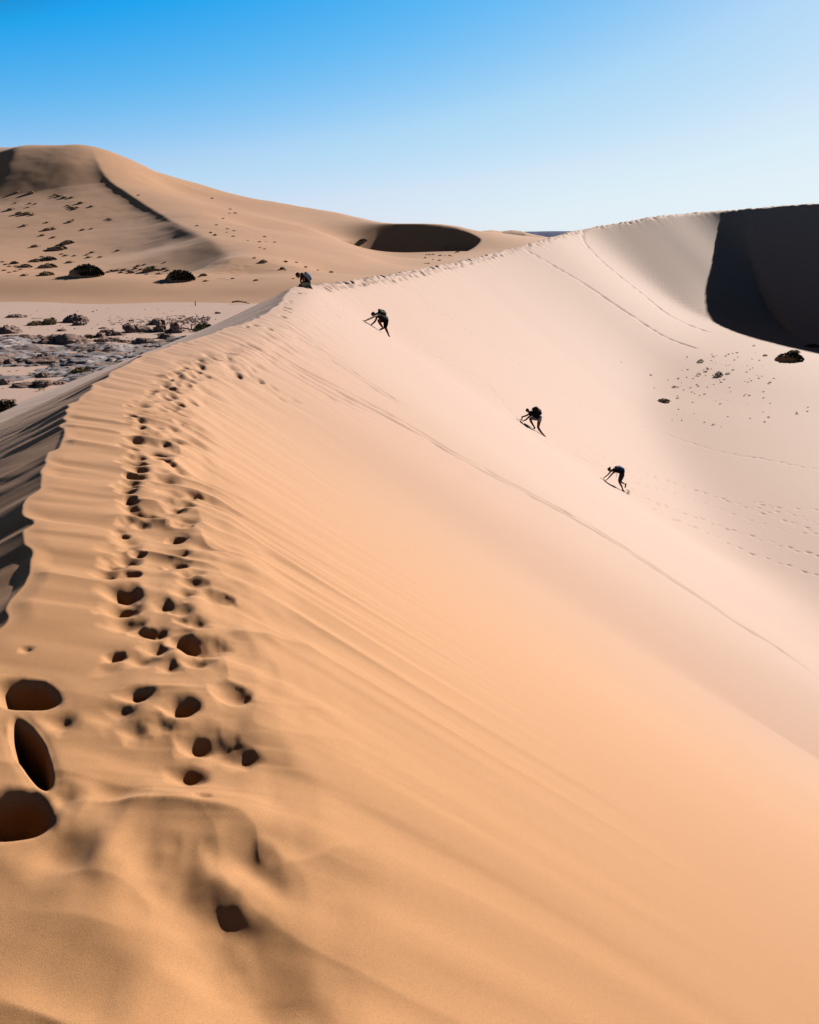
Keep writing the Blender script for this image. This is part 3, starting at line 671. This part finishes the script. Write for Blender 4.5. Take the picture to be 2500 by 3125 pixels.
for i in range(44):                      # specks on the bright side and in front of the dark bowl
    if i < 24: u, v = rng2.uniform(640, 980), 0; v = 500+ (u-640)*.72+rng2.uniform(90, 190)
    else: u = rng2.uniform(1290, 1420); v = 800-(u-1290)*.36+rng2.uniform(-22, 16)
    p = hitf(u, v)
    if p is None: continue
    o = copy_tree(base, p, rng2.uniform(.45, .9)*np.linalg.norm(p)/bp.length, rng2.uniform(-.6, .6), 'tiny grass tuft dotting the bright side of the far dune' if i < 24 else 'tiny grass tuft on the sand rim right of the dark bowl')
    o['group'] = 'grass tufts on the bright side of the far dune' if i < 24 else 'grass tufts beside the dark bowl'

# plants on the floor of the right-hand bowl
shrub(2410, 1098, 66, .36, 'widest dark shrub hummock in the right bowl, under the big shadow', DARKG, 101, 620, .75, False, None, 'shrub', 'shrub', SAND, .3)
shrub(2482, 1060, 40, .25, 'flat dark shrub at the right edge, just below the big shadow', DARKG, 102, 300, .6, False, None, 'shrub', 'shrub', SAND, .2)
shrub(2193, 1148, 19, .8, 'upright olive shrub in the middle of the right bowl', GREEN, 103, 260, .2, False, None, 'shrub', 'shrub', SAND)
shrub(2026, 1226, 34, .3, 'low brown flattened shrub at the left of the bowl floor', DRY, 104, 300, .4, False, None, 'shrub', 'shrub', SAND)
shrub(2132, 1146, 10, 1.0, 'thin upright yellow plant left of the upright olive shrub', DRY, 105, 90, 0)
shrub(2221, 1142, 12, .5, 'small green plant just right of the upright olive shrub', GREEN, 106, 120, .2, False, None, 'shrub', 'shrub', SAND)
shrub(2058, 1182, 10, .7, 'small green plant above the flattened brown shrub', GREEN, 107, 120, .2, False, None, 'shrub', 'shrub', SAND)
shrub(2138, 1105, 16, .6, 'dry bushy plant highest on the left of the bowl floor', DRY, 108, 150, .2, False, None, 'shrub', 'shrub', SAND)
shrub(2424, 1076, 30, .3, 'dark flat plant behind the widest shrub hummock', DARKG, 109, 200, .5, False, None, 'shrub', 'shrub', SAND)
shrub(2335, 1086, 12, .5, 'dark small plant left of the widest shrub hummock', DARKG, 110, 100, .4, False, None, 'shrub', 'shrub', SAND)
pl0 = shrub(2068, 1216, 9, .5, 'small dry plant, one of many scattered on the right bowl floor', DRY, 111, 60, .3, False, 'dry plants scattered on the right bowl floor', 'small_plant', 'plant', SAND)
pd = Vector(pl0.location).length
for i in range(110):
    u = rng2.gauss(2190, 95); v = 1150+rng2.gauss(0, 38)+(u-2190)*-.06
    if i > 84: u = rng2.uniform(2030, 2480); v = rng2.uniform(1200, 1300)-(u-2250)*.1
    p = hit(u, v)
    if p is None: continue
    copy_tree(pl0, p, rng2.uniform(.3, .85)*np.linalg.norm(p)/pd, rng2.uniform(0, 6), pl0['label'])

# ------------------------------------------------------------------ the four hikers
def skinmat(name, c, r=.6): 
    m, nt, b = new_mat(name, tuple(q*.45 for q in c), r, .06); bump(nt, b, noisetex(nt, mapping(nt, (1, 1, 1)), 60, 3), .15, .003); return m
SKIN = skinmat('skin', (.20, .085, .05)); BLACK = skinmat('black_cloth', (.014, .013, .016), .9); DGREY = skinmat('grey_cloth', (.045, .035, .045), .9)
HAIR = skinmat('dark_hair', (.02, .013, .01), .7); WHITE = skinmat('white_cloth', (.55, .53, .60), .9); BLUE = skinmat('blue_pack', (.012, .045, .17), .75)
NAVY = skinmat('navy_pack', (.02, .035, .12), .75); PBLACK = skinmat('black_pack', (.015, .016, .014), .7); SHOE = skinmat('shoe', (.07, .04, .03), .8); STRAP = skinmat('grey_strap', (.35, .36, .42), .8)
EYE = skinmat('eye', (.6, .6, .6), .3)
def capsule(bm, a, b, ra, rb, seg=14):
    a = Vector(a); b = Vector(b); d = b-a; L = d.length; t = d.normalized() if L > 1e-6 else Vector((0, 0, 1))
    x = t.orthogonal().normalized(); y = t.cross(x); rings = []
    for k in range(-4, 1): an = k*math.pi/8; rings.append((a+t*(math.sin(an)*ra), ra*math.cos(an)))
    for k in range(0, 5): an = k*math.pi/8; rings.append((b+t*(math.sin(an)*rb), rb*math.cos(an)))
    prev = None
    for c, r in rings:
        r = max(r, 1e-4); ring = [bm.verts.new(c+(x*math.cos(k*6.28319/seg)+y*math.sin(k*6.28319/seg))*r) for k in range(seg)]
        if prev:
            for k in range(seg): bm.faces.new((prev[k], prev[(k+1) % seg], ring[(k+1) % seg], ring[k]))
        else: bm.faces.new(ring[::-1])
        prev = ring
    bm.faces.new(prev)
def chain(bm, pts, wide=0):
    for (a, ra), (b, rb) in zip(pts[:-1], pts[1:]):
        if wide:
            for o in (-wide, 0, wide): capsule(bm, Vector(a)+Vector((0, o, 0)), Vector(b)+Vector((0, o, 0)), ra, rb)
        else: capsule(bm, a, b, ra, rb)
def solid(name, bm, mat, parent, voxel=.012, sm=6):
    """melt overlapping limbs into one continuous surface"""
    o = mesh_obj(name, bm, mat, parent); r = o.modifiers.new('remesh', 'REMESH'); r.mode = 'VOXEL'; r.voxel_size = voxel; r.use_smooth_shade = True
    s = o.modifiers.new('smooth', 'SMOOTH'); s.factor = .5; s.iterations = sm
    bpy.context.view_layer.update(); dg = bpy.context.evaluated_depsgraph_get(); me = bpy.data.meshes.new_from_object(o.evaluated_get(dg))
    old = o.data; o.modifiers.clear(); o.data = me; bpy.data.meshes.remove(old); me.name = name
    if not me.materials: me.materials.append(mat)
    for p in me.polygons: p.use_smooth = True
    return o
def hand(bm, wrist, d, up, side, curl=.35):
    """palm, four bent fingers of different length and a thumb leaving its side"""
    d = d.normalized(); s = d.cross(up).normalized()*side; n = up.normalized()
    for q in (-.028, -.009, .010, .028): capsule(bm, wrist+s*q*.6, wrist+d*.085+s*q, .014, .012, 8)
    for q, L in ((-.030, .062), (-.010, .078), (.011, .082), (.031, .072)):
        b0 = wrist+d*.085+s*q; m = b0+(d+s*q*4-n*curl*.3).normalized()*L*.5; t = m+(d+s*q*4-n*curl).normalized()*L*.5
        capsule(bm, b0, m, .0095, .0085, 8); capsule(bm, m, t, .0085, .007, 8)
    b0 = wrist+d*.02+s*.03; m = b0+(d*.6+s*.8).normalized()*.04; t = m+(d*.9+s*.45-n*.2).normalized()*.034
    capsule(bm, b0, m, .012, .010, 8); capsule(bm, m, t, .010, .008, 8)
class Fig:
    def __init__(s, x0, y0, sc, foot, handc, label):
        s.x0, s.y0, s.sc = x0, y0, sc
        fu, fv = x0+foot[0]/sc, y0+foot[1]/sc
        s.p = hit(fu, fv); s.Y = s.p[1]; s.fx = foot[0]; s.k = (hit(x0+handc[0]/sc, y0+handc[1]/sc)[1]-s.Y)/(handc[0]-foot[0]); s.root = tag(empty('person', tuple(s.p)), label, 'person'); s.bm = bmesh.new(); s.org = Vector(s.p)
    def w(s, x, y, off=0):
        """figure plane at the hiker's distance, off = metres away from the viewer; local to the root"""
        return Vector(P(s.x0+x/s.sc, s.y0+y/s.sc, s.Y+s.k*(x-s.fx)))+Vector((0, off, 0))-s.org
    def ch(s, bm, pts, wide=0): chain(bm, [(s.w(x, y, o), r*1.22) for x, y, o, r in pts], wide)
    def head(s, c, face, up, hair=True, bun=None, r=.083):
        c = s.w(*c); f = Vector((face[0], 0, face[1])).normalized(); u = Vector((up[0], 0, up[1])).normalized(); Yv = Vector((0, 1, 0)); b = s.bm
        capsule(b, c+u*.02-f*.02, c+u*.02+f*.02, r, r*.93); capsule(b, c-u*.03+f*.02, c-u*.085+f*.045, .062, .042)   # skull, jaw
        capsule(b, c+f*.085+u*.01, c+f*.112-u*.02, .009, .014, 8); capsule(b, c+f*.09-u*.055-Yv*.02, c+f*.09-u*.055+Yv*.02, .010, .010, 8)   # nose, lips
        capsule(b, c+f*.088+u*.03-Yv*.035, c+f*.088+u*.03+Yv*.035, .010, .010, 8)  # brow
        for q in (-1, 1):
            capsule(b, c+Yv*q*r*.93+u*.012, c+Yv*q*r*.97-u*.022, .014, .010, 8)
            e = bmesh.new(); bmesh.ops.create_uvsphere(e, u_segments=10, v_segments=8, radius=.012); mesh_obj('eye', e, EYE, s.root, c+f*.079+u*.01+Yv*q*.032)
        if hair:
            h = bmesh.new(); capsule(h, c+u*.032-f*.035, c+u*.042+f*.018, r*1.06, r*.98)
            capsule(h, c-f*.05-u*.01, c-f*.045-u*.05, r*.80, r*.5)
            if bun: capsule(h, s.w(*bun), s.w(*bun)+u*.01, .042, .038)
            solid('hair', h, HAIR, s.root)
    def done(s): return solid('body', s.bm, SKIN, s.root, .008, 3)
def part(f, name, mat, chains, wide=0, voxel=.014):
    bm = bmesh.new()
    for c in chains: f.ch(bm, c, wide)
    return solid(name, bm, mat, f.root, voxel, 5)
def backpack(f, label, body, mat, wide=.11, pocket=None, straps=(), strapmat=None, lid=None):
    """worn on the back but a thing of its own"""
    k = f.w(*body[0][:2]); root = tag(empty('backpack', tuple(f.org+k)), label, 'backpack')
    class G: pass
    g = G(); g.root = root; g.ch = lambda bm, pts, wide=0: chain(bm, [(f.w(x, y, o)-k, r) for x, y, o, r in pts], wide)
    part(g, 'pack_body', mat, [body], wide)
    if pocket: part(g, 'front_pocket', mat, [pocket], wide*.7)
    if lid: part(g, 'lid', mat, [lid], wide*.8)
    for st in straps:
        for o in (-.13, .13): part(g, 'shoulder_strap', strapmat or mat, [[(x, y, o, .014) for x, y in st]], 0, .01)
    return root

# the third hiker from the top: black shirt, white shorts, hands together on the sand
f = Fig(1570, 1220, 14.375, (1330, 1590), (330, 925), 'third hiker down the slope, crawling in black shirt and white shorts, hands together')
f.head((575, 470, 0), (-.62, -.78), (-.78, .62))
f.ch(f.bm, [(640, 530, 0, .058), (720, 560, 0, .07)])
f.ch(f.bm, [(760, 580, 0, .10), (900, 650, 0, .11), (1060, 780, 0, .115)], .06)
f.ch(f.bm, [(730, 620, -.17, .052), (620, 720, -.19, .046), (500, 830, -.20, .040), (430, 875, -.19, .034), (372, 905, -.16, .026)])
f.ch(f.bm, [(730, 600, .17, .052), (560, 725, .21, .044), (360, 790, .22, .038), (352, 850, .18, .032), (350, 890, .14, .025)])
hand(f.bm, f.w(372, 905, -.16), Vector((-1, -.1, .35)), Vector((.3, 0, 1)), 1); hand(f.bm, f.w(350, 890, .14), Vector((-1, .05, .2)), Vector((.3, 0, 1)), -1)
f.ch(f.bm, [(1060, 830, .10, .095), (880, 840, .12, .088), (715, 850, .13, .066), (740, 960, .12, .062), (800, 1070, .11, .052), (900, 1230, .10, .036)])
f.ch(f.bm, [(1100, 850, -.10, .10), (1060, 990, -.12, .088), (1030, 1190, -.12, .062), (1090, 1300, -.11, .060), (1180, 1420, -.10, .048), (1310, 1560, -.09, .032)])
f.done()
part(f, 'shirt', BLACK, [[(720, 580, 0, .10), (820, 610, 0, .125), (960, 690, 0, .13), (1090, 790, 0, .118)]], .075)
part(f, 'shirt_sleeve', BLACK, [[(750, 590, -.17, .075), (680, 670, -.18, .062)]]); part(f, 'shirt_sleeve', BLACK, [[(750, 580, .17, .075), (670, 655, .19, .062)]])
part(f, 'shorts', WHITE, [[(1120, 770, 0, .118), (1095, 830, 0, .118)], [(1090, 835, -.10, .122), (1085, 880, -.11, .105)], [(1050, 830, .10, .115), (900, 838, .12, .102), (790, 822, .13, .088)]], .03)
part(f, 'shoe', SHOE, [[(905, 1250, .10, .045), (870, 1290, .10, .040), (820, 1275, .10, .030)]]); part(f, 'shoe', SHOE, [[(1300, 1560, -.09, .042), (1345, 1600, -.09, .036), (1280, 1570, -.09, .035)]])
backpack(f, 'black backpack with a grey buckle on the third hiker down the slope', [(870, 430, 0, .13), (1000, 480, 0, .15), (1110, 570, 0, .13)], PBLACK, .10,
         [(1010, 400, 0, .09), (1120, 480, 0, .09)], [[(890, 390), (760, 470), (730, 560), (800, 640)]], STRAP, [(930, 350, 0, .07), (1000, 360, 0, .07)])

# the lowest hiker: hair in a bun, blue pack, one foot lifted
f = Fig(1830, 1400, 14.375, (1050, 1425), (250, 925), 'lowest hiker on the slope, hair in a bun, reaching forward with one foot lifted')
f.head((425, 470, 0), (-.75, -.66), (-.66, .75), True, (462, 368, 0))
f.ch(f.bm, [(510, 510, 0, .05), (590, 500, 0, .06)])
f.ch(f.bm, [(640, 500, 0, .085), (760, 480, 0, .10), (900, 540, 0, .10), (990, 640, 0, .11)], .06)
f.ch(f.bm, [(640, 540, -.16, .047), (520, 620, -.18, .040), (440, 720, -.18, .035), (350, 820, -.17, .028), (300, 880, -.15, .023)])
f.ch(f.bm, [(620, 530, .16, .047), (500, 620, .19, .040), (400, 740, .19, .034), (290, 820, .17, .027), (225, 862, .14, .023)])
hand(f.bm, f.w(300, 880, -.15), Vector((-.7, -.1, -.5)), Vector((.3, 0, 1)), 1); hand(f.bm, f.w(225, 862, .14), Vector((-.9, .05, -.4)), Vector((.3, 0, 1)), -1)
f.ch(f.bm, [(985, 680, -.09, .10), (930, 820, -.10, .085), (860, 1000, -.10, .062), (890, 1080, -.10, .055), (950, 1180, -.10, .045), (995, 1310, -.09, .030)])
f.ch(f.bm, [(985, 680, .10, .098), (940, 830, .12, .083), (880, 990, .12, .062), (980, 1050, .13, .052), (1050, 1090, .13, .042), (1120, 1130, .13, .030)])
f.done()
part(f, 'shirt', BLACK, [[(620, 510, 0, .085), (760, 500, 0, .112), (900, 550, 0, .112), (970, 620, 0, .112)]], .07)
part(f, 'shorts', DGREY, [[(985, 650, 0, .12), (975, 700, 0, .12)], [(980, 700, -.09, .115), (930, 840, -.10, .098), (880, 960, -.10, .078)], [(980, 700, .10, .11), (940, 830, .12, .095), (900, 940, .12, .078)]])
part(f, 'shoe', SHOE, [[(985, 1330, -.09, .040), (1020, 1370, -.09, .042), (1075, 1420, -.09, .030)]]); part(f, 'shoe', SHOE, [[(1180, 1130, .13, .038), (1160, 1220, .13, .040), (1145, 1300, .13, .028)]])
backpack(f, 'navy and bright blue backpack on the lowest hiker with the bun', [(740, 400, 0, .095), (880, 400, 0, .115), (1000, 450, 0, .11)], BLUE, .09,
         [(1030, 500, 0, .09), (1050, 570, 0, .07)], [[(760, 360), (620, 420), (610, 520), (720, 600), (900, 590)]], NAVY)
ST = bmesh.new(); f.ch(ST, [(725, 640, -.1, .010), (722, 720, -.1, .008), (708, 800, -.1, .006)]); mesh_obj('hanging_strap', ST, BLACK, f.root)

# the second hiker: dark clothes, both arms spread on the sand
f = Fig(1080, 920, 12.32, (1330, 1300), (500, 820), 'second hiker from the top, in dark clothes, climbing on spread arms with one knee forward')
f.head((735, 480, 0), (-.62, -.78), (-.85, .53))
f.ch(f.bm, [(820, 480, 0, .055), (900, 480, 0, .07)])
f.ch(f.bm, [(930, 500, 0, .10), (1050, 560, 0, .11), (1180, 650, 0, .118)], .06)
f.ch(f.bm, [(930, 500, -.18, .055), (800, 540, -.21, .047), (670, 605, -.22, .040), (540, 660, -.21, .034), (445, 708, -.19, .026)])
f.ch(f.bm, [(880, 560, .17, .052), (830, 690, .20, .044), (780, 780, .20, .039), (700, 850, .19, .032), (655, 885, .17, .026)])
hand(f.bm, f.w(445, 708, -.19), Vector((-1, -.1, .05)), Vector((.3, 0, 1)), 1); hand(f.bm, f.w(655, 885, .17), Vector((-1, .05, -.1)), Vector((.3, 0, 1)), -1)
f.ch(f.bm, [(1160, 680, .10, .10), (1040, 700, .12, .088), (935, 730, .13, .066), (980, 830, .13, .060), (1040, 920, .12, .048), (1085, 985, .12, .034)])
f.ch(f.bm, [(1210, 680, -.10, .105), (1210, 820, -.11, .088), (1190, 970, -.11, .062), (1235, 1070, -.11, .056), (1285, 1180, -.10, .042), (1318, 1270, -.10, .030)])
f.done()
part(f, 'shirt', BLACK, [[(900, 500, 0, .10), (1020, 560, 0, .125), (1170, 640, 0, .12)]], .075)
part(f, 'shirt_sleeve', BLACK, [[(950, 500, -.17, .07), (890, 515, -.19, .06)]]); part(f, 'shirt_sleeve', BLACK, [[(920, 530, .16, .07), (865, 600, .18, .06)]])
part(f, 'shorts', BLACK, [[(1190, 650, 0, .13), (1180, 700, 0, .13)], [(1210, 700, -.10, .125), (1205, 830, -.11, .108), (1190, 940, -.11, .085)], [(1150, 690, .10, .12), (1050, 705, .12, .105), (980, 740, .13, .09)]])
part(f, 'shoe', SHOE, [[(1110, 1010, .12, .040), (1040, 1045, .12, .042), (975, 1068, .12, .030)]]); part(f, 'shoe', SHOE, [[(1315, 1270, -.10, .036), (1335, 1290, -.10, .034), (1350, 1305, -.10, .026)]])
backpack(f, 'bulging black backpack on the second hiker from the top', [(990, 410, 0, .12), (1080, 420, 0, .15), (1150, 480, 0, .12)], PBLACK, .10,
         [(1120, 390, 0, .09), (1170, 450, 0, .09)], [[(960, 360), (880, 430), (880, 520), (980, 600)]], PBLACK, [(950, 330, 0, .07), (1020, 340, 0, .07)])

# the top hiker, kneeling on the crest with both arms on one knee
f = Fig(880, 810, 17.25, (1000, 1190), (560, 1120), 'topmost hiker, kneeling on the crest in dark trousers with both arms on one knee')
f.head((505, 515, 0), (-.72, -.70), (-.66, .75))
f.ch(f.bm, [(590, 540, 0, .055), (680, 520, 0, .07)])
f.ch(f.bm, [(740, 520, 0, .10), (860, 620, 0, .115), (980, 780, 0, .115), (1010, 900, 0, .12)], .06)
f.ch(f.bm, [(800, 530, -.19, .055), (820, 660, -.22, .047), (840, 790, -.20, .041), (790, 880, -.15, .034), (730, 950, -.10, .026)])
f.ch(f.bm, [(690, 560, .18, .053), (650, 680, .20, .045), (630, 800, .18, .039), (650, 900, .12, .032), (690, 960, .06, .026)])
hand(f.bm, f.w(730, 950, -.10), Vector((-.5, .5, -.4)), Vector((.3, 0, 1)), 1); hand(f.bm, f.w(690, 960, .06), Vector((.1, -.9, -.4)), Vector((.3, 0, 1)), -1)
f.ch(f.bm, [(1010, 930, -.10, .10), (860, 1000, -.12, .085), (680, 1060, -.12, .062), (820, 1110, -.12, .056), (960, 1150, -.11, .042)])
f.ch(f.bm, [(1010, 930, .10, .10), (1040, 1010, .11, .085), (1070, 1100, .11, .060), (1150, 1180, .11, .050), (1230, 1270, .10, .036)])
f.done()
part(f, 'shirt', BLACK, [[(720, 520, 0, .10), (850, 610, 0, .13), (960, 740, 0, .13), (1000, 860, 0, .13)]], .075)
part(f, 'shirt_sleeve', BLACK, [[(790, 530, -.18, .07), (812, 580, -.21, .06)]]); part(f, 'shirt_sleeve', BLACK, [[(710, 540, .18, .07), (665, 640, .2, .06)]])
part(f, 'trousers', BLACK, [[(1000, 900, 0, .135), (1000, 980, 0, .135)], [(1000, 960, -.10, .12), (840, 1020, -.12, .10), (660, 1070, -.12, .08), (820, 1125, -.12, .072), (960, 1160, -.11, .06)], [(1020, 960, .10, .11), (1050, 1040, .11, .095), (1080, 1110, .11, .078), (1150, 1185, .11, .066), (1215, 1250, .10, .05)]])
part(f, 'shoe', SHOE, [[(960, 1160, -.11, .045), (1030, 1165, -.11, .045), (1080, 1180, -.11, .032)]]); part(f, 'shoe', SHOE, [[(1215, 1240, .10, .042), (1240, 1280, .10, .040), (1262, 1305, .10, .028)]])
backpack(f, 'blue backpack with a pale strap on the hiker kneeling on the crest', [(920, 450, 0, .095), (1040, 560, 0, .115), (1120, 690, 0, .105)], BLUE, .09,
         [(1080, 550, 0, .075), (1150, 660, 0, .075)], [[(880, 420), (760, 430), (770, 560), (900, 700)]], STRAP)
# sand thrown up by the lowest hiker's foot
bm = bmesh.new(); rr = random.Random(5); p0 = hit(1918, 1508)
SPRAY, nt, b = new_mat('kicked_sand', (.30, .16, .05), .9, .1)
for k in range(420):
    t = rr.random()**1.6; a = rr.gauss(0, .05+.03*t)
    pebble(bm, Vector((p0[0]-.02+a, p0[1]+rr.gauss(0, .05), p0[2]+.02+.26*t-.4*a)), rr.uniform(.008, .022), rr)
o = mesh_obj('kicked_sand', bm, SPRAY, smooth_=False); o['kind'] = 'stuff'; o['label'] = 'puff of kicked-up sand behind the lifted foot of the lowest hiker'; o['category'] = 'sand'
